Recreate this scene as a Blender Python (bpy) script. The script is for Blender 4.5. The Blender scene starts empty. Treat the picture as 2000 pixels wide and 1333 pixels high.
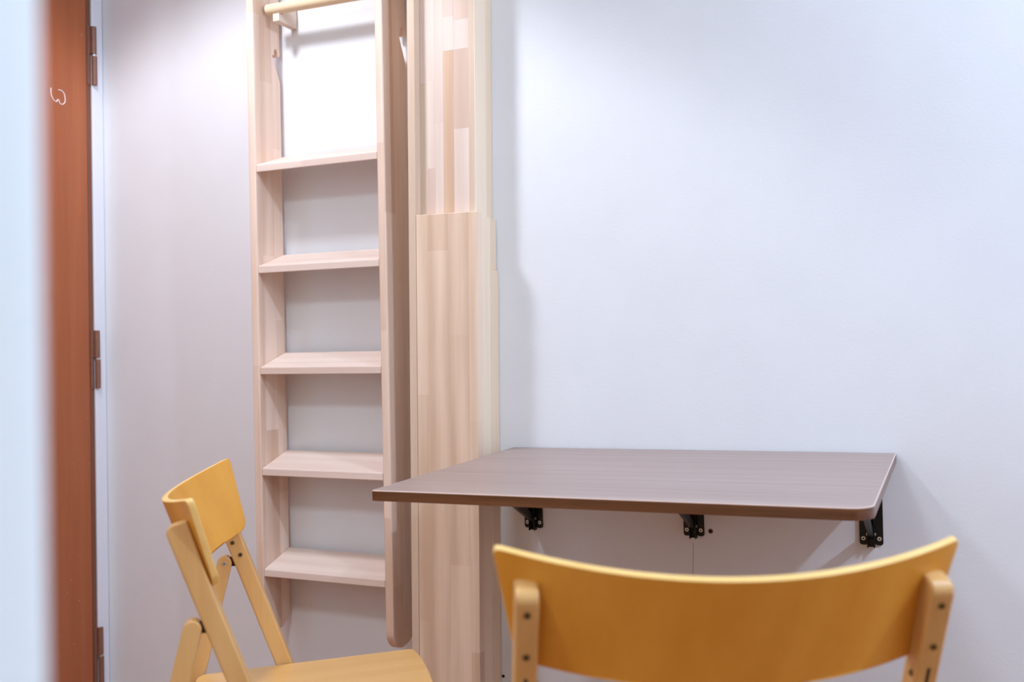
import bpy, bmesh, math, random
from mathutils import Vector, Matrix

random.seed(4)
S = bpy.context.scene
COL = S.collection
PI = math.pi

# ------------------------------------------------------------------ camera
cd = bpy.data.cameras.new('camera')
cam = bpy.data.objects.new('camera', cd)
COL.objects.link(cam)
YAW, PITCH, ROLL = math.radians(24), -0.010, 0.0075
fw = Vector((-math.sin(YAW) * math.cos(PITCH), math.cos(YAW) * math.cos(PITCH), math.sin(PITCH)))
rt = Vector((math.cos(YAW), math.sin(YAW), 0))
up = rt.cross(fw)
r2 = rt * math.cos(ROLL) - up * math.sin(ROLL)
u2 = up * math.cos(ROLL) + rt * math.sin(ROLL)
cam.matrix_world = Matrix(((r2.x, u2.x, -fw.x, 0.0), (r2.y, u2.y, -fw.y, -2.03), (r2.z, u2.z, -fw.z, 0.97), (0, 0, 0, 1)))
cd.sensor_width = 36.0
cd.lens = 1944.0 * 36.0 / 2000.0
cd.shift_y = 25.3 / 2000.0
cd.clip_start = 0.02
cd.dof.use_dof = True
cd.dof.focus_distance = 1.95
cd.dof.aperture_fstop = 4.0
S.camera = cam

# ------------------------------------------------------------------ world and lights
w = bpy.data.worlds.new('world')
S.world = w
w.use_nodes = True
w.node_tree.nodes['Background'].inputs[0].default_value = (0.5, 0.55, 0.65, 1)
w.node_tree.nodes['Background'].inputs[1].default_value = 0.1

# light of the ceiling lamp on the right of the room
kd = bpy.data.lights.new('ceiling_lamp_light', 'POINT')
kd.energy = 76; kd.color = (0.60, 0.77, 1.0); kd.shadow_soft_size = 0.028
key = bpy.data.objects.new('ceiling_lamp_light', kd)
key.location = (1.17, -1.00, 2.25)
COL.objects.link(key)
# light of the recessed downlight over the ladder
dd = bpy.data.lights.new('downlight_light', 'SPOT')
dd.energy = 67; dd.spot_size = math.radians(116); dd.spot_blend = 0.25; dd.shadow_soft_size = 0.10
dd.color = (0.83, 0.885, 1.0)
dl = bpy.data.objects.new('downlight_light', dd)
dl.location = (-1.50, -0.80, 2.42)
COL.objects.link(dl)

# added fill light, brightens the wall behind the ladder from the front
pd_ = bpy.data.lights.new('fill_light', 'AREA')
pd_.shape = 'DISK'; pd_.size = 0.40; pd_.energy = 21; pd_.color = (0.76, 0.89, 1.0)
pl_ = bpy.data.objects.new('fill_light', pd_)
pl_.location = (-0.78, -2.25, 2.46)
COL.objects.link(pl_)

S.view_settings.view_transform = 'Standard'
S.view_settings.look = 'None'
S.view_settings.gamma = 1.0
S.view_settings.use_curve_mapping = False
S.view_settings.exposure = 0.0


# ------------------------------------------------------------------ materials
def lin(c):
    return tuple(((v / 255) / 12.92 if v / 255 <= 0.04045 else ((v / 255 + 0.055) / 1.055) ** 2.4) for v in c)


def base_mat(name, rough=0.5, metal=0.0):
    m = bpy.data.materials.new(name)
    m.use_nodes = True
    nt = m.node_tree
    b = nt.nodes['Principled BSDF']
    b.inputs['Roughness'].default_value = rough
    b.inputs['Metallic'].default_value = metal
    return m, nt, b


def plain(name, c, rough=0.5, metal=0.0, var=0.06, scale=40):
    m, nt, b = base_mat(name, rough, metal)
    tc = nt.nodes.new('ShaderNodeTexCoord')
    no = nt.nodes.new('ShaderNodeTexNoise'); no.inputs['Scale'].default_value = scale
    ra = nt.nodes.new('ShaderNodeValToRGB')
    c = lin(c)
    ra.color_ramp.elements[0].color = tuple(v * (1 - var) for v in c) + (1,)
    ra.color_ramp.elements[1].color = tuple(min(1, v * (1 + var)) for v in c) + (1,)
    nt.links.new(tc.outputs['Object'], no.inputs['Vector'])
    nt.links.new(no.outputs['Fac'], ra.inputs['Fac'])
    nt.links.new(ra.outputs['Color'], b.inputs['Base Color'])
    return m


def paint(name, c, bump=0.11, scale=160, rough=0.55, var=0.015):
    m, nt, b = base_mat(name, rough)
    tc = nt.nodes.new('ShaderNodeTexCoord')
    no = nt.nodes.new('ShaderNodeTexNoise'); no.inputs['Scale'].default_value = scale; no.inputs['Detail'].default_value = 3
    n2 = nt.nodes.new('ShaderNodeTexNoise'); n2.inputs['Scale'].default_value = 7; n2.inputs['Detail'].default_value = 3
    ra = nt.nodes.new('ShaderNodeValToRGB')
    c = lin(c)
    ra.color_ramp.elements[0].position = 0.3; ra.color_ramp.elements[1].position = 0.7
    ra.color_ramp.elements[0].color = tuple(v * (1 - var) for v in c) + (1,)
    ra.color_ramp.elements[1].color = tuple(min(1, v * (1 + var)) for v in c) + (1,)
    bu = nt.nodes.new('ShaderNodeBump'); bu.inputs['Strength'].default_value = bump; bu.inputs['Distance'].default_value = 0.002
    nt.links.new(tc.outputs['Object'], no.inputs['Vector'])
    nt.links.new(tc.outputs['Object'], n2.inputs['Vector'])
    nt.links.new(n2.outputs['Fac'], ra.inputs['Fac'])
    nt.links.new(ra.outputs['Color'], b.inputs['Base Color'])
    nt.links.new(no.outputs['Fac'], bu.inputs['Height'])
    nt.links.new(bu.outputs['Normal'], b.inputs['Normal'])
    return m


def wood(name, dark, light, axis='z', grain=1.0, rough=0.45, contrast=1.0, lam=None, cathedral=0.25, spec=0.5, coat=0.0):
    """grain runs along axis; lam = (stave width, stave length, tint strength) adds glued staves of other tints"""
    m, nt, b = base_mat(name, rough)
    b.inputs['Specular IOR Level'].default_value = spec
    b.inputs['Coat Weight'].default_value = coat
    N, L = nt.nodes, nt.links
    tc = N.new('ShaderNodeTexCoord')
    ob = N.new('ShaderNodeObjectInfo')
    add = N.new('ShaderNodeVectorMath'); add.operation = 'ADD'
    sc = N.new('ShaderNodeVectorMath'); sc.operation = 'SCALE'; sc.inputs['Scale'].default_value = 7.3
    cb = N.new('ShaderNodeCombineXYZ')
    for k in range(3):
        L.new(ob.outputs['Random'], cb.inputs[k])
    L.new(cb.outputs[0], sc.inputs[0])
    L.new(tc.outputs['Object'], add.inputs[0]); L.new(sc.outputs[0], add.inputs[1])
    st = {'x': (1.2, 26, 26), 'y': (26, 1.2, 26), 'z': (26, 26, 1.2)}[axis]
    mp = N.new('ShaderNodeMapping'); mp.inputs['Scale'].default_value = tuple(v * grain for v in st)
    L.new(add.outputs[0], mp.inputs['Vector'])
    n1 = N.new('ShaderNodeTexNoise'); n1.inputs['Scale'].default_value = 1.0; n1.inputs['Detail'].default_value = 4; n1.inputs['Distortion'].default_value = 0.4
    L.new(mp.outputs[0], n1.inputs['Vector'])
    mp2 = N.new('ShaderNodeMapping'); mp2.inputs['Scale'].default_value = tuple(v * grain * 5.5 for v in st)
    L.new(add.outputs[0], mp2.inputs['Vector'])
    n2 = N.new('ShaderNodeTexNoise'); n2.inputs['Scale'].default_value = 1.0; n2.inputs['Detail'].default_value = 3
    L.new(mp2.outputs[0], n2.inputs['Vector'])
    wv = N.new('ShaderNodeTexWave'); wv.wave_type = 'RINGS'; wv.rings_direction = axis.upper()
    wv.inputs['Scale'].default_value = 9 * grain; wv.inputs['Distortion'].default_value = 5.0
    wv.inputs['Detail'].default_value = 2; wv.inputs['Detail Scale'].default_value = 1.3
    mp3 = N.new('ShaderNodeMapping'); mp3.inputs['Scale'].default_value = {'x': (.12, 1, 1), 'y': (1, .12, 1), 'z': (1, 1, .12)}[axis]
    L.new(add.outputs[0], mp3.inputs['Vector']); L.new(mp3.outputs[0], wv.inputs['Vector'])

    def mth(op, a, bb, v=None):
        q = N.new('ShaderNodeMath'); q.operation = op
        for i, s_ in enumerate((a, bb)):
            if s_ is None: continue
            if isinstance(s_, (int, float)): q.inputs[i].default_value = s_
            else: L.new(s_, q.inputs[i])
        return q.outputs[0]
    f = mth('ADD', mth('MULTIPLY', n1.outputs['Fac'], 0.75 - cathedral / 2), mth('MULTIPLY', n2.outputs['Fac'], 0.25))
    f = mth('ADD', f, mth('MULTIPLY', wv.outputs['Fac'], cathedral / 2))
    if lam:
        # staves: a hash of the stave's column and row
        sp = N.new('ShaderNodeSeparateXYZ'); L.new(add.outputs[0], sp.inputs[0])
        ax = {'x': 0, 'y': 1, 'z': 2}[axis]
        oth = [i for i in range(3) if i != ax]
        cu = mth('FLOOR', mth('DIVIDE', mth('ADD', sp.outputs[oth[0]], sp.outputs[oth[1]]), lam[0]), None)
        row = mth('FLOOR', mth('ADD', mth('DIVIDE', sp.outputs[ax], lam[1]), mth('MULTIPLY', cu, 0.37)), None)
        cc = N.new('ShaderNodeCombineXYZ'); L.new(cu, cc.inputs[0]); L.new(row, cc.inputs[1])
        wn = N.new('ShaderNodeTexWhiteNoise'); wn.noise_dimensions = '2D'; L.new(cc.outputs[0], wn.inputs['Vector'])
        f = mth('ADD', f, mth('MULTIPLY', mth('SUBTRACT', wn.outputs['Value'], 0.5), lam[2]))
    ra = N.new('ShaderNodeValToRGB')
    h = 0.28 / contrast
    ra.color_ramp.elements[0].position = max(0, 0.5 - h); ra.color_ramp.elements[1].position = min(1, 0.5 + h)
    ra.color_ramp.elements[0].color = lin(dark) + (1,)
    ra.color_ramp.elements[1].color = lin(light) + (1,)
    L.new(f, ra.inputs['Fac'])
    L.new(ra.outputs['Color'], b.inputs['Base Color'])
    bu = N.new('ShaderNodeBump'); bu.inputs['Strength'].default_value = 0.05; bu.inputs['Distance'].default_value = 0.001
    L.new(n2.outputs['Fac'], bu.inputs['Height']); L.new(bu.outputs['Normal'], b.inputs['Normal'])
    return m


M = {}
M['wall'] = paint('wall_paint', (232, 232, 235))
M['ceiling'] = paint('ceiling_paint', (232, 232, 232))
M['frame'] = paint('frame_paint', (228, 228, 236), bump=0.05, rough=0.35)
M['partition'] = paint('partition_paint', (234, 238, 236), bump=0.05, rough=0.5)
M['warm'] = paint('warm_wall_paint', (214, 186, 152))
M['floor'] = wood('floor_wood', (150, 92, 52), (190, 128, 78), 'x', 0.8, 0.4)
M['plank_dark'] = M['floor']
M['door'] = wood('door_veneer', (154, 80, 42), (180, 102, 60), 'z', 0.7, 0.38, cathedral=0.1)
M['door_edge'] = wood('door_lipping', (112, 62, 40), (132, 76, 50), 'z', 0.8, 0.45)
M['hinge'] = plain('hinge_painted_metal', (136, 92, 74), 0.45, 0.2, 0.18, 90)
M['chalk'] = plain('chalk', (225, 205, 200), 0.9)
M['beech'] = wood('ladder_beech', (215, 179, 153), (244, 217, 198), 'z', 1.0, 0.5, contrast=1.25, lam=(0.045, 0.42, 0.45))
M['rung'] = wood('rung_beech', (222, 194, 178), (240, 218, 204), 'x', 1.0, 0.5, lam=(0.06, 0.4, 0.22))
M['rod'] = wood('rod_pine', (222, 192, 155), (238, 214, 180), 'x', 1.0, 0.45)
M['block'] = wood('block_beech', (218, 196, 178), (232, 212, 196), 'y', 1.0, 0.5)
M['board'] = wood('post_board_beech', (214, 180, 151), (244, 215, 190), 'z', 0.9, 0.5, contrast=1.3, lam=(0.05, 0.5, 0.3), cathedral=0.45)
M['batten'] = wood('post_batten', (210, 180, 154), (231, 205, 182), 'z', 1.2, 0.5)
M['lit_side'] = wood('lit_side_beech', (240, 212, 182), (250, 229, 204), 'z', 0.8, 0.5, cathedral=0.1)  # beech, paled in colour for the strong lamp light on the post's side
M['lit_side2'] = wood('lit_side_beech2', (230, 200, 168), (241, 216, 187), 'z', 0.8, 0.5, cathedral=0.1)  # duller plank of the same beech side, also paled for the light
STV = {'pink': ((210, 178, 157), (226, 198, 180)), 'pale': ((222, 198, 182), (236, 214, 200)), 'tan': ((207, 169, 139), (222, 188, 160)),
       'rose': ((212, 182, 166), (229, 202, 187)), 'sand': ((214, 188, 164), (229, 206, 186))}
for k, (a, b_) in STV.items():
    M['stave_' + k] = wood('stave_' + k, a, b_, 'z', 1.0, 0.5, contrast=1.3, cathedral=0.4)
M['chair'] = wood('chair_birch', (221, 149, 50), (235, 167, 68), 'z', 0.7, 0.32, cathedral=0.3, spec=0.32)
M['ply_edge'] = wood('plywood_edge', (236, 188, 108), (248, 208, 134), 'x', 1.5, 0.4)
M['chair_leg'] = wood('chair_leg_beech', (207, 153, 88), (228, 180, 118), 'z', 0.8, 0.36, cathedral=0.3, coat=0.1)
M['chair_seat'] = wood('chair_seat_birch', (206, 152, 88), (222, 174, 110), 'y', 0.7, 0.32, cathedral=0.3, coat=0.15)
M['table'] = wood('table_laminate', (144, 121, 112), (176, 152, 144), 'x', 1.3, 0.36, contrast=1.0, cathedral=0.15)
M['band'] = wood('edge_band', (80, 46, 26), (132, 86, 56), 'x', 2.2, 0.3, contrast=1.3, cathedral=0.1)
M['edge_highlight'] = plain('painted_edge_highlight', (206, 180, 168), 0.3)  # pale colour stands in for the glint on the bevelled table edge
M['black'] = plain('black_steel', (14, 13, 14), 0.35, 0.3, 0.2)
M['steel'] = plain('screw_steel', (205, 205, 205), 0.3, 0.85)
M['brass'] = plain('screw_brass', (112, 98, 58), 0.35, 0.8)
M['dark'] = plain('dark_recess', (40, 26, 18), 0.8)
M['lampwhite'] = plain('lamp_white', (235, 235, 235), 0.5)


# ------------------------------------------------------------------ mesh helpers
def link(name, bm, mat, parent=None, bevel=0.0, seg=2, smooth=False, loc=None, angle=40):
    bmesh.ops.recalc_face_normals(bm, faces=bm.faces[:])
    me = bpy.data.meshes.new(name)
    bm.to_mesh(me); bm.free()
    o = bpy.data.objects.new(name, me)
    COL.objects.link(o)
    me.materials.append(M[mat] if isinstance(mat, str) else mat)
    if parent: o.parent = parent
    if loc: o.location = loc
    if smooth:
        for p in me.polygons: p.use_smooth = True
    if bevel:
        md = o.modifiers.new('bevel', 'BEVEL'); md.width = bevel; md.segments = seg
        md.limit_method = 'ANGLE'; md.angle_limit = math.radians(angle)
    return o


def box(bm, x0, x1, y0, y1, z0, z1):
    v = [bm.verts.new(c) for c in ((x0, y0, z0), (x1, y0, z0), (x1, y1, z0), (x0, y1, z0), (x0, y0, z1), (x1, y0, z1), (x1, y1, z1), (x0, y1, z1))]
    for f in ((0, 3, 2, 1), (4, 5, 6, 7), (0, 1, 5, 4), (1, 2, 6, 5), (2, 3, 7, 6), (3, 0, 4, 7)):
        bm.faces.new([v[i] for i in f])
    return bm


def nb(): return bmesh.new()


def prism(bm, pts, a0, a1, axis='x'):
    """extrude polygon: axis x -> pts are (y,z); axis z -> pts are (x,y); axis y -> (x,z)"""
    def mk(p, a):
        return {'x': (a, p[0], p[1]), 'y': (p[0], a, p[1]), 'z': (p[0], p[1], a)}[axis]
    A = [bm.verts.new(mk(p, a0)) for p in pts]
    B = [bm.verts.new(mk(p, a1)) for p in pts]
    n = len(pts)
    bm.faces.new(A); bm.faces.new(B[::-1])
    for i in range(n):
        j = (i + 1) % n
        bm.faces.new((A[i], A[j], B[j], B[i]))
    return bm


def cyl(bm, p, q, r, n=20, r2_=None):
    p, q = Vector(p), Vector(q)
    d = (q - p).normalized()
    a = d.orthogonal().normalized(); b = d.cross(a)
    r2_ = r if r2_ is None else r2_
    A = [bm.verts.new(p + (a * math.cos(t) + b * math.sin(t)) * r) for t in [2 * PI * i / n for i in range(n)]]
    B = [bm.verts.new(q + (a * math.cos(t) + b * math.sin(t)) * r2_) for t in [2 * PI * i / n for i in range(n)]]
    bm.faces.new(A[::-1]); bm.faces.new(B)
    for i in range(n):
        j = (i + 1) % n
        bm.faces.new((A[i], A[j], B[j], B[i]))
    return bm


def arc(cx, cy, r, a0, a1, n=8):
    return [(cx + r * math.cos(math.radians(a0 + (a1 - a0) * i / n)), cy + r * math.sin(math.radians(a0 + (a1 - a0) * i / n))) for i in range(n + 1)]


def empty(name, loc=(0, 0, 0), rot=(0, 0, 0)):
    o = bpy.data.objects.new(name, None)
    o.empty_display_size = 0.05
    COL.objects.link(o)
    o.location = loc; o.rotation_euler = rot
    return o


def tag(o, label, cat, group=None):
    o['label'] = label; o['category'] = cat
    if group: o['group'] = group
    return o


def struct(o, label=None):
    o['kind'] = 'structure'
    if label: o['label'] = label
    return o


def screw(parent, p, d, r, mat, name='screw'):
    """round screw head with a dark cross recess; d = outward direction"""
    p = Vector(p); d = Vector(d).normalized()
    bm = nb(); cyl(bm, p - d * 0.001, p + d * 0.0012, r, 16, r * 0.85)
    k0 = len(bm.faces)
    cyl(bm, p + d * 0.0008, p + d * 0.0015, r * 0.36, 8)
    bm.faces.ensure_lookup_table()
    for f in bm.faces[k0:]: f.material_index = 1
    o = link(name, bm, mat, parent)
    o.data.materials.append(M['dark'])
    return o


# ------------------------------------------------------------------ room
XL, XR, YB, ZC = -2.118, 1.95, -3.5, 2.52
fl = struct(link('floor', box(nb(), XL - .1, XR + .1, YB - .1, .1, -.05, -.004), 'floor'), 'brown wooden floor')
k = 0
pw_ = 0.18
ny = int(-YB / pw_) + 1
plank_bm = None
for j in range(ny):
    off = (j % 3) * 0.45
    x = XL - off
    while x < XR:
        x0, x1 = max(x, XL), min(x + 1.35, XR)
        if x1 - x0 > .02:
            y0, y1 = -pw_ * (j + 1), -pw_ * j
            link('plank', box(nb(), x0 + .001, x1 - .001, max(y0, YB) + .001, y1 - .001, -.004, 0), 'floor', fl)
        x += 1.35
wb = struct(link('wall_back', box(nb(), XL - .1, XR + .1, 0, .1, 0, ZC), 'wall'), 'plain white plaster wall behind ladder and table')
struct(link('wall_right', box(nb(), XR, XR + .1, YB, 0, 0, ZC), 'wall'))
struct(link('wall_front', box(nb(), XL - .1, XR + .1, YB - .1, YB, 0, ZC), 'warm'))
struct(link('ceiling', box(nb(), XL - .1, XR + .1, YB - .1, .1, ZC, ZC + .05), 'ceiling'))
# left wall with the door opening
bm = nb()
box(bm, XL - .1, XL, YB, -.86, 0, ZC)
box(bm, XL - .1, XL, -.86, 0, 2.06, ZC)
wl = struct(link('wall_left', bm, 'wall'), 'white wall that holds the brown door')
bm = nb()
box(bm, XL - .09, XL + .004, -.038, -.001, 0, 2.06)
box(bm, XL - .09, XL + .004, -.86, -.822, 0, 2.06)
box(bm, XL - .09, XL + .004, -.822, -.038, 2.022, 2.06)
trim = struct(link('trim_1', bm, 'frame', None, 0.003), 'white painted door frame')
# near white partition edge, out of focus
struct(link('wall_partition', box(nb(), -.46, -.215, YB, -1.838, 0, ZC), 'partition', None, 0.012, 4), 'blurred pale white wall edge close to the camera')
# small marks of the back wall
def wallmark(name, x, z, r, mat):
    bm = nb(); cyl(bm, (x, 0.001, z), (x, -.0008, z), r, 14)
    return link(name, bm, mat, wb)
M['plug'] = plain('wall_plug', (120, 98, 84), 0.8)
wallmark('wall_plug', -.460, .582, .0052, 'plug'); wallmark('plug_hole', -.460, .582, .003, 'dark').location.y = -.0006
wallmark('drill_hole', -.931, .222, .0035, 'dark')
M['crack'] = plain('hairline_crack', (172, 160, 156), 0.9)
bm = nb(); zz = .552
pts = [(-.4965, .556), (-.4960, .535), (-.4970, .515), (-.4966, .49), (-.4972, .46)]
for (a, c), (b_, d) in zip(pts[:-1], pts[1:]):
    prism(bm, [(a - .0004, c), (a + .0004, c), (b_ + .0004, d), (b_ - .0004, d)], .001, -.0004, 'y')
link('crack', bm, 'crack', wb)

# ------------------------------------------------------------------ door with hinges and chalk mark
door = struct(empty('door_1', (XL, -.04, 0)), 'brown wood veneer door with worn painted hinges')
link('door_leaf', box(nb(), -.036, .002, -.776, -.0165, .008, 2.018), 'door', door, 0.0015)
link('edge_lipping', box(nb(), -.036, .0005, -.0148, -.0005, .008, 2.018), 'door_edge', door, 0.0015)
for zc in (1.752, 0.937, 0.135):
    h = link('hinge', box(nb(), .0005, .0026, -.012, -.002, -.078, .078), 'hinge', door, 0.0005, loc=(0, 0, zc))
    bm = nb(); cyl(bm, (.0075, .004, .0045), (.0075, .004, .078), .0075, 18); box(bm, .0005, .004, -.010, .004, .0045, .078)
    ob_ = link('knuckle', bm, 'hinge', h, 0.0008)
    bm = nb(); cyl(bm, (.0075, .006, -.078), (.0075, .006, -.0005), .0070, 18)
    link('knuckle', bm, 'hinge', h, 0.0008)
    bm = nb(); cyl(bm, (.0075, .005, -.002), (.0075, .005, .006), .0055, 16)
    link('hinge_pin', bm, 'steel', h)
# chalk scribble, two round bowls
cu = bpy.data.curves.new('chalk_mark', 'CURVE'); cu.dimensions = '3D'; cu.bevel_depth = 0.0015; cu.resolution_u = 8
spn = cu.splines.new('BEZIER')
cp = [(-.125, 1.634), (-.1235, 1.617), (-.1105, 1.606), (-.1055, 1.612), (-.1000, 1.604), (-.0900, 1.606), (-.0868, 1.622), (-.0935, 1.633), (-.1060, 1.634)]
spn.bezier_points.add(len(cp) - 1)
for bp, (yy, z_) in zip(spn.bezier_points, cp):
    bp.co = (0.0022, (yy + .107) * 1.15 - .107 - .004, (z_ - 1.62) * 1.15 + 1.62); bp.handle_left_type = bp.handle_right_type = 'AUTO'
tmp = bpy.data.objects.new('chalk_tmp', cu); COL.objects.link(tmp)
dg = bpy.context.evaluated_depsgraph_get()
me = bpy.data.meshes.new_from_object(tmp.evaluated_get(dg)); me.name = 'chalk_mark'
bpy.data.objects.remove(tmp)
cm = bpy.data.objects.new('chalk_mark', me); COL.objects.link(cm); cm.parent = door; me.materials.clear(); me.materials.append(M['chalk'])
cm['label'] = 'small curved white chalk scribble'
# chips of paint on the door face
bm = nb()
for (yy, z_, s_) in ((-.030, 1.80, .003), (-.028, .78, .0018), (-.022, .66, .0016), (-.075, .665, .0014), (-.060, .42, .0014), (-.086, .36, .0022), (-.10, .33, .002), (-.060, .30, .0024), (-.05, .24, .0015), (-.032, .27, .0016), (-.09, 1.66, .0015), (-.12, .22, .002), (-.08, .19, .002)):
    cyl(bm, (.0005, yy, z_), (.0026, yy, z_), s_, 7, s_ * .6)
M['chip'] = plain('paint_chip', (196, 150, 118), 0.8)
link('paint_chips', bm, 'chip', door)['kind'] = 'stuff'

# ------------------------------------------------------------------ bed post of glued boards
post = empty('bed_post', (-1.02, -.055, 0))
tag(post, 'pale wooden bed post of layered boards between ladder and table', 'post')
def pbox(name, x0, x1, y0, y1, z0, z1, mat, bev=.0012, parent=post):
    # mesh centred on its own base so that the grain varies
    return link(name, box(nb(), x0 + 1.02, x1 + 1.02, y0 + .055, y1 + .055, z0, z1), mat, parent, bev)
ZT = 2.30
pbox('batten', -1.103, -1.0848, -.11, -.001, .001, ZT, 'batten')
core = pbox('core', -1.0845, -.9505, -.079, -.001, .001, ZT, 'lit_side2')
cols = [(-1.0845, -1.0672, [(1.20, 1.55, 'sand'), (1.55, 1.95, 'pale'), (1.95, ZT, 'rose')]),
        (-1.0672, -1.0478, [(1.20, 1.36, 'rose'), (1.36, 1.555, 'pale'), (1.555, ZT, 'pale')]),
        (-1.0478, -1.0270, [(1.20, 1.46, 'pale'), (1.46, ZT, 'pale')]),
        (-1.0270, -1.0010, [(1.20, 1.615, 'tan'), (1.615, 1.69, 'pale'), (1.69, 1.86, 'rose'), (1.86, ZT, 'sand')]),
        (-1.0010, -.9640, [(1.20, 1.442, 'pale'), (1.442, 1.615, 'pink'), (1.615, 1.68, 'pale'), (1.68, 1.9, 'pink'), (1.9, ZT, 'pale')]),
        (-.9640, -.9505, [(1.20, 1.75, 'sand'), (1.75, ZT, 'sand')])]
for x0, x1, rows in cols:
    for z0, z1, kk in rows:
        pbox('stave', x0 + .00005, x1 - .00005, -.0855, -.0785, z0 + .00005, z1 - .00005, 'stave_' + kk, .00015, core)
pbox('side_strip', -.9505, -.9490, -.0855, -.03, 1.22, ZT, 'lit_side', 0, core)
pbox('side_strip', -.9505, -.9494, -.0295, -.001, 1.22, ZT, 'lit_side2', 0, core)
pbox('front_board', -1.0840, -.9352, -.11, -.0862, .001, 1.2555, 'board')
sb = pbox('side_board', -.9490, -.9356, -.0858, -.042, .001, 1.249, 'lit_side', .0012)
pbox('side_board', -.9490, -.9400, -.0415, -.001, 1.135, 1.249, 'lit_side2', .0012)
pbox('side_board', -.9490, -.9350, -.0415, -.001, .001, 1.1345, 'lit_side2', .0012)
bm = nb(); box(bm, -1.1048 + 1.02, -1.103 + 1.02, -.084 + .055, -.079 + .055, 1.358, 1.392); cyl(bm, (-1.103 + 1.02, -.0815 + .055, 1.353), (-1.106 + 1.02, -.0815 + .055, 1.353), .004, 12)
link('latch_plate', bm, 'black', post)

# ------------------------------------------------------------------ ladder
# local frame: x along the rungs, y to the wall, z up; sways a little in the plane of the wall
SW = 0.0118
lad = empty('ladder', (-1.335, -.0615, .28), (0, -SW, 0))
tag(lad, 'pale beech ladder with tilted flat rungs hanging against the wall', 'ladder')
YF, YBK = -.0525, .0505
ST = .0205
WX = .188
def stile(xc):
    zt = 1.402
    p = []
    r = .043
    p += [(a, b_) for a, b_ in arc(YF + .042, .042, .042, 180, 270, 9)]
    p += [(a, b_) for a, b_ in arc(YBK - .05, .052, .05, -86, 0, 9)]
    p += [(YBK, zt - .062), (YBK - .030, zt), (YBK - .022, zt)]
    p += arc(YBK - .0155, zt + .0105, .0065, 180, 0, 6)
    p += [(YBK - .009, zt), (YBK, zt + .002), (YBK, 1.86), (YF, 1.86)]
    q = []
    for a in p:
        if not q or (abs(a[0] - q[-1][0]) + abs(a[1] - q[-1][1])) > 1e-5: q.append(a)
    return link('stile', prism(nb(), q, xc - ST / 2, xc + ST / 2, 'x'), 'beech', lad, 0.003, 3, angle=50)
stile(-WX + ST / 2); stile(WX - ST / 2)
TL = math.radians(19.3)
for i in range(5):
    zc = 0.160 + .2405 * i
    # front top edge of the rung at y=YF+.002, plumb front and back faces
    y0, y1 = YF + .0015, YBK - .003
    dz = (y1 - y0) * math.tan(TL)
    pts = [(y0, zc - .0175), (y1, zc + dz - .0185), (y1, zc + dz), (y0, zc)]
    link('rung', prism(nb(), pts, -WX + ST + .0002, WX - ST - .0002, 'x'), 'rung', lad, 0.002, 2)

# ------------------------------------------------------------------ wooden rail on the wall behind the ladder top
rail = empty('wall_rail', (-1.34, 0, 1.775))
tag(rail, 'round wooden rail on wall blocks between the ladder stiles', 'rail')
link('rod', cyl(nb(), (-.172, -.068, .004), (.150, -.068, .004), .0132, 28), 'rod', rail, 0.002)
for xx in (-.143, .144):
    bm = nb(); prism(bm, [(-.074, -.0275), (-.002, -.0275), (-.002, .02), (-.052, .02), (-.060, -.0088), (-.074, -.0088)], xx - .009, xx + .009, 'x')
    link('wall_block', bm, 'block', rail, 0.001)

# ------------------------------------------------------------------ wall table with folding brackets
TX, TZ, TW, TD, SAG, RO, TT = -.9000, .7398, .7972, .5951, .0245, .0213, .0178
tab = empty('wall_table', (TX, -.003, TZ), (0, -RO, 0))
tag(tab, 'dark brown laminate folding table fixed to the wall on black brackets', 'table')
def outline(o):
    a = .004
    p = [(0 - o, 0 + o), (0 - o, -TD - o)] if False else []
    p += [(-o, o)]
    p += arc(.005, -TD + .005, .005 + o, 180, 270, 4)
    R_ = .034
    p += arc(TW - R_, -TD + R_, R_ + o, 270, 360, 12)
    p += [(TW + o, o)]
    return p
top = link('tabletop', prism(nb(), outline(-.0012), -TT, 0, 'z'), 'table', tab, 0.0006, 2, angle=50)
top.rotation_euler = (SAG, 0, 0)
bm = nb()
oi, oo = outline(-.0011), outline(0)
n = len(oi)
ring = []
for p_, q_ in zip(oi, oo):
    ring.append((bm.verts.new((p_[0], p_[1], -TT)), bm.verts.new((q_[0], q_[1], -TT)), bm.verts.new((q_[0], q_[1], -.0006)), bm.verts.new((p_[0], p_[1], .0001))))
for i in range(n - 1):
    A, B = ring[i], ring[i + 1]
    for q in range(4):
        e = (q + 1) % 4
        bm.faces.new((A[q], A[e], B[e], B[q]))
bm.faces.new(ring[0]); bm.faces.new(ring[-1][::-1])
bd = link('edge_band', bm, 'band', tab); bd.rotation_euler = (SAG, 0, 0)
bm = nb()  # separate strip that carries the painted edge highlight
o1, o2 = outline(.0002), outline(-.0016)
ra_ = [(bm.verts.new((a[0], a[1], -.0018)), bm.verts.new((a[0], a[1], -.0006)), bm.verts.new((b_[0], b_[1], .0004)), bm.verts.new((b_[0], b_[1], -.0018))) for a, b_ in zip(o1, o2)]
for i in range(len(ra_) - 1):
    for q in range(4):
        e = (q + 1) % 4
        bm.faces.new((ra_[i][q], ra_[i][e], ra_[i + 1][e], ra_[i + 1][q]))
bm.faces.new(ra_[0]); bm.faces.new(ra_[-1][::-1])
ch_ = link('edge_highlight_strip', bm, 'edge_highlight', tab); ch_.rotation_euler = (SAG, 0, 0)
ch_['label'] = 'thin pale painted highlight along the upper edge'
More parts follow.
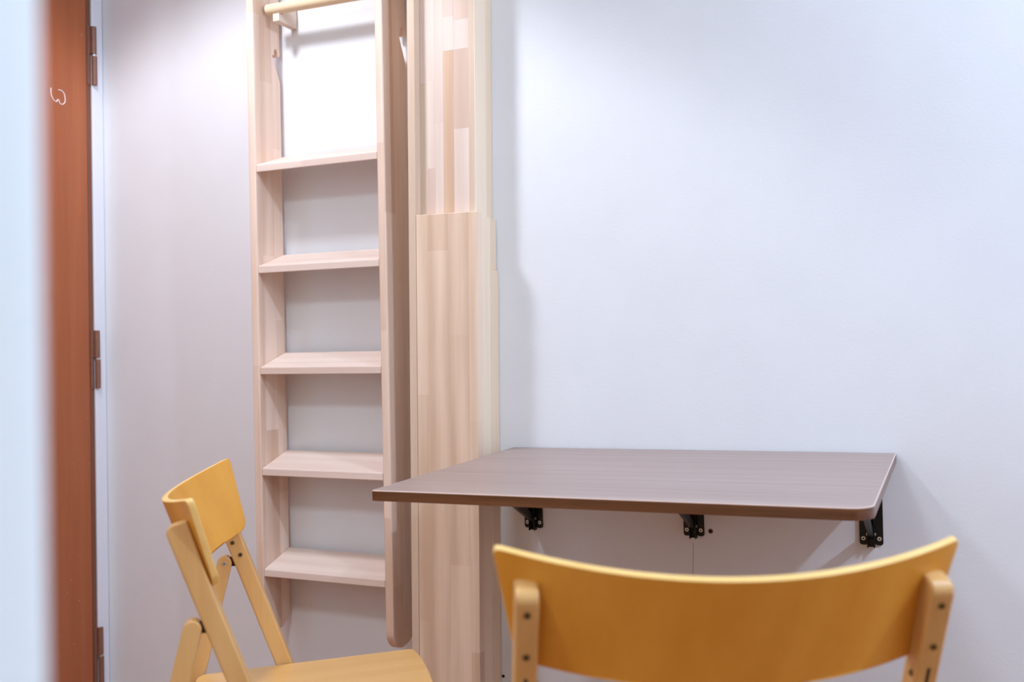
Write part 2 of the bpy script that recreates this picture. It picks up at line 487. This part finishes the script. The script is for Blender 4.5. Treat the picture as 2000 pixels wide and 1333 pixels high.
for bi, bx in enumerate((.0435, .4025, .7485)):
    ZB = -.158
    # channel that folds around the strut
    bm = nb(); box(bm, -.0068, -.0052, -.0165, -.0005, ZB - .004, -.004); box(bm, .0052, .0068, -.0165, -.0005, ZB - .004, -.004); box(bm, -.0065, .0065, -.0022, -.0005, ZB - .004, -.004)
    br = link('bracket', bm, 'black', tab, 0.0004, loc=(bx, .0025, -.02))
    # wall plate: two flanges with rounded feet
    for s in (-1, 1):
        x0, x1 = (-.0215, -.0065) if s < 0 else (.0065, .0215)
        pp = [(x0, -.004), (x0, ZB + .005)] + arc(x0 + .005, ZB + .005, .005, 180, 270, 4) + arc(x1 - .005, ZB + .005, .005, 270, 360, 4) + [(x1, -.004)]
        link('flange', prism(nb(), pp, -.0005, -.0030, 'y'), 'black', br, 0.0005)
        screw(br, (.0145 * s, -.0030, ZB + .0125), (0, -1, 0), .0046, 'steel')
        screw(br, (.0145 * s, -.0030, ZB + .085), (0, -1, 0), .0046, 'steel')
    # arm under the tabletop (follows its slope)
    ar = nb(); box(ar, -.0215, .0215, -.33, -.004, -.0025, 0); box(ar, -.0090, -.0074, -.33, -.004, -.016, 0); box(ar, .0074, .0090, -.33, -.004, -.016, 0)
    a_ = link('arm', ar, 'black', br, 0.0004); a_.rotation_euler = (SAG, 0, 0); a_.location = (0, -.001, .0002)
    # diagonal strut, and the thin locking lever
    bm = nb()
    prism(bm, [(-.006, ZB + .012), (-.006, ZB + .030), (-.240, -.014), (-.240, -.030)], -.0046, .0046, 'x')
    link('strut', bm, 'black', br, 0.001)
    bm = nb()
    prism(bm, [(-.018, -.050), (-.014, -.056), (-.120, -.018), (-.120, -.012)], -.0125, -.0100, 'x')
    link('locking_lever', bm, 'black', br, 0.0004)
    bm = nb(); cyl(bm, (-.009, -.010, ZB + .022), (.009, -.010, ZB + .022), .003, 12)
    link('rivet', bm, 'steel', br)

# ------------------------------------------------------------------ folding chairs
HWT, HWB, HP, SG, TLN, ZTOP, XP, EE, PD, TH, PW = .2228, .1995, .1169, .0638, .3613, .7614, .1921, .0244, .026, .0088, .022
ca, sa = math.cos(TLN), math.sin(TLN)
def pan(x, h, off):
    o = SG * (x / HWT) ** 2 + off
    return (x, -(-sa) * h * 1.0 + ca * o, ZTOP - ca * h + sa * o)
PO = SG * (XP / HWT) ** 2 - TH / 2
def pst(h, off):  # (y,z) of the post's side plane
    o = PO + off
    return (sa * h + ca * o, ZTOP - ca * h + sa * o)
def make_chair(name):
    root = empty(name)
    # curved plywood backrest
    nx = 40
    hs = [0, .0015, .004, .008, .02, .04, .06, .08, HP - .016, HP - .0145, HP - .011, HP - .007, HP - .003, HP - .001, HP]
    def half(h):
        b_ = HWT + (HWB - HWT) * h / HP
        rt_, rb_ = .008, .016
        if h < rt_: b_ -= rt_ - math.sqrt(max(0, rt_ ** 2 - (rt_ - h) ** 2))
        if h > HP - rb_: b_ -= rb_ - math.sqrt(max(0, rb_ ** 2 - (h - HP + rb_) ** 2))
        return b_
    bm = nb()
    F_, B_ = [], []
    for h in hs:
        hw = half(h)
        F_.append([bm.verts.new(pan(-hw + 2 * hw * i / nx, h, TH / 2)) for i in range(nx + 1)])
        B_.append([bm.verts.new(pan(-hw + 2 * hw * i / nx, h, -TH / 2)) for i in range(nx + 1)])
    m_ = len(hs)
    for j in range(m_ - 1):
        for i in range(nx):
            bm.faces.new((F_[j][i], F_[j][i + 1], F_[j + 1][i + 1], F_[j + 1][i]))
            bm.faces.new((B_[j][i], B_[j + 1][i], B_[j + 1][i + 1], B_[j][i + 1]))
        for i in (0, nx):
            bm.faces.new((F_[j][i], F_[j + 1][i], B_[j + 1][i], B_[j][i])).material_index = 1
    for i in range(nx):
        for j in (0, m_ - 1):
            bm.faces.new((F_[j][i], B_[j][i], B_[j][i + 1], F_[j][i + 1])).material_index = 1
    link('backrest', bm, 'chair', root, 0.0018, 3, smooth=True, angle=50).data.materials.append(M['ply_edge'])
    # side posts from the backrest down to the front feet
    for s in (-1, 1):
        f0, b0 = pst(EE, .0035), pst(EE, -PD)
        n_ = Vector((0, ca, sa)); a_ = Vector((0, -sa, ca))
        P = []
        P.append(pst(EE + .001, .0035))
        R_ = .011
        for t_ in range(7):
            t = math.radians(90 * t_ / 6)
            P.append(pst(EE + R_ - R_ * math.cos(t), -PD + R_ - R_ * math.sin(t)))
        # down to the floor
        hb = (ZTOP + sa * (PO - PD)) / ca
        hf = (ZTOP + sa * (PO)) / ca
        P.append(pst(hb, -PD))
        P.append(pst(hf, 0))
        hj = HP + .004
        P.append(pst(hj, 0)); P.append(pst(hj, .0035)) if False else None
        P = [p for p in P if p]
        po = link('post', prism(nb(), P, s * XP - PW / 2, s * XP + PW / 2, 'x'), 'chair_leg', root, 0.003, 3, angle=35)
        back = Vector((0, -ca, -sa))
        for h in (.0455, .0915):
            y_, z_ = pst(h, -PD); screw(po, (s * XP, y_, z_), back, .0038, 'brass')
        for h in (HP + .012, HP + .035):
            y_, z_ = pst(h, -PD * (.62 if h < HP + .02 else .45)); screw(po, (s * (XP - PW / 2), y_, z_), (-s, 0, 0), .0036, 'brass')
        # slot milled in the back of the post
        c0, c1 = pst(.116, -PD - .0003), pst(.116, -PD + .002)
        d0, d1 = pst(.190, -PD - .0003), pst(.190, -PD + .002)
        link('slot', prism(nb(), [c0, c1, d1, d0], s * XP - .0016, s * XP + .0016, 'x'), 'dark', po)
        # rear leg, hinged behind the post
        cy, cz, rr = .0575, .617, .0115
        sl = math.atan(.245)
        dv = (-math.sin(sl), -math.cos(sl)); pv = (math.cos(sl), -math.sin(sl))
        Q = [(cy + rr * math.cos(t) , cz + rr * math.sin(t)) for t in [sl * -1 + PI * i / 12 for i in range(13)]]
        L1 = (cz - rr * math.sin(-sl)) / math.cos(sl); 
        a0 = (cy - pv[0] * rr, cz - pv[1] * rr); b0 = (cy + pv[0] * rr, cz + pv[1] * rr)
        ta, tb = a0[1] / math.cos(sl), b0[1] / math.cos(sl)
        Q += [(a0[0] + dv[0] * ta, 0), (b0[0] + dv[0] * tb, 0)]
        rl = link('rear_leg', prism(nb(), Q, s * XP - .0105, s * XP + .0105, 'x'), 'chair_leg', root, 0.002, 2, angle=50)
        screw(rl, (s * (XP - .0105), cy, cz), (-s, 0, 0), .0036, 'steel')
        screw(rl, (s * (XP + .0105), cy, cz), (s, 0, 0), .0036, 'steel') if False else None
        bm = nb(); cyl(bm, (s * XP, cy + .006, cz + .003), (s * XP, cy + .020, cz + .003), .0045, 12); box(bm, s * XP - .004, s * XP + .004, cy + .006, cy + .019, cz - .006, cz + .008)
        link('hinge', bm, 'dark', rl)
        # rail under the seat
        link('seat_rail', box(nb(), s * .165 - .009, s * .165 + .009, .02, .34, .395, .420), 'chair_leg', root, 0.002)
    # seat board, front a little higher than the back
    hw, yb_, yf_ = .1795, .015, .364
    P = arc(-hw + .02, yb_ + .02, .02, 180, 270, 5) + arc(hw - .02, yb_ + .02, .02, 270, 360, 5)
    P += arc(hw - .012, yf_ - .012, .012, 0, 70, 4)
    P += [(hw * c, yf_ + .014 * (1 - c * c)) for c in (.8, .6, .4, .2, 0, -.2, -.4, -.6, -.8)]
    P += arc(-hw + .012, yf_ - .012, .012, 110, 180, 4)
    bm = nb(); prism(bm, P, -.016, 0, 'z')
    for v in bm.verts: v.co.z += .4405 + (v.co.y - .017) * .0607
    link('seat', bm, 'chair_seat', root, 0.003, 3, angle=45)
    # cross bars
    y_, z_ = pst(.72, -PD / 2)
    link('stretcher', cyl(nb(), (-XP + .01, y_, z_), (XP - .01, y_, z_), .009, 16), 'chair_leg', root)
    link('stretcher', cyl(nb(), (-XP + .01, .0575 - .45 * .245, .167), (XP - .01, .0575 - .45 * .245, .167), .009, 16), 'chair_leg', root)
    y_, z_ = pst((ZTOP - .41) / ca, -PD / 2)
    link('stretcher', cyl(nb(), (-XP + .01, y_, .405), (XP - .01, y_, .405), .009, 16), 'chair_leg', root)
    return root


def dup(root):
    r = root.copy(); COL.objects.link(r)
    for ch in list(root.children):
        c = ch.copy(); COL.objects.link(c); c.parent = r
        for g in list(ch.children):
            d = g.copy(); COL.objects.link(d); d.parent = c
            for g2 in list(g.children):
                e = g2.copy(); COL.objects.link(e); e.parent = d
    return r
GRP = 'folding chairs around the wall table'
c1 = make_chair('folding_chair')
c2 = dup(c1)
c1.location = (-.1679, -1.1476, 0); c1.rotation_euler = (0, 0, .4776)
tag(c1, 'honey coloured folding chair in the foreground with its curved back to the viewer', 'chair', GRP)
c2.location = (-1.0286, -.932, 0); c2.rotation_euler = (0, 0, -.9711)
tag(c2, 'honey coloured folding chair beside the ladder, seen from its side', 'chair', GRP)

# ------------------------------------------------------------------ lamp housings on the ceiling
lamp = empty('pendant_lamp', (1.17, -1.00, ZC))
tag(lamp, 'small pendant lamp holder hanging on a white cord at the right', 'lamp')
link('ceiling_rose', cyl(nb(), (0, 0, 0), (0, 0, -.03), .045, 32, .035), 'lampwhite', lamp, 0.003)
link('cord', cyl(nb(), (0, 0, -.03), (0, 0, -.19), .003, 10), 'lampwhite', lamp)
link('socket', cyl(nb(), (0, 0, -.185), (0, 0, -.235), .014, 24, .019), 'lampwhite', lamp, 0.002)
down = empty('downlight', (-1.50, -.80, ZC))
tag(down, 'wide round downlight on the ceiling above the ladder', 'lamp')
bm = nb(); cyl(bm, (0, 0, 0), (0, 0, -.02), .19, 48, .18)
link('housing', bm, 'lampwhite', down, 0.002)

panel = empty('added_fill_panel', (-0.78, -2.25, ZC))  # unseen housing added to go with the fill light
tag(panel, 'added round white housing of the fill light, out of view', 'lamp')
link('housing', cyl(nb(), (0, 0, 0), (0, 0, -.05), .22, 48, .21), 'lampwhite', panel, 0.004)
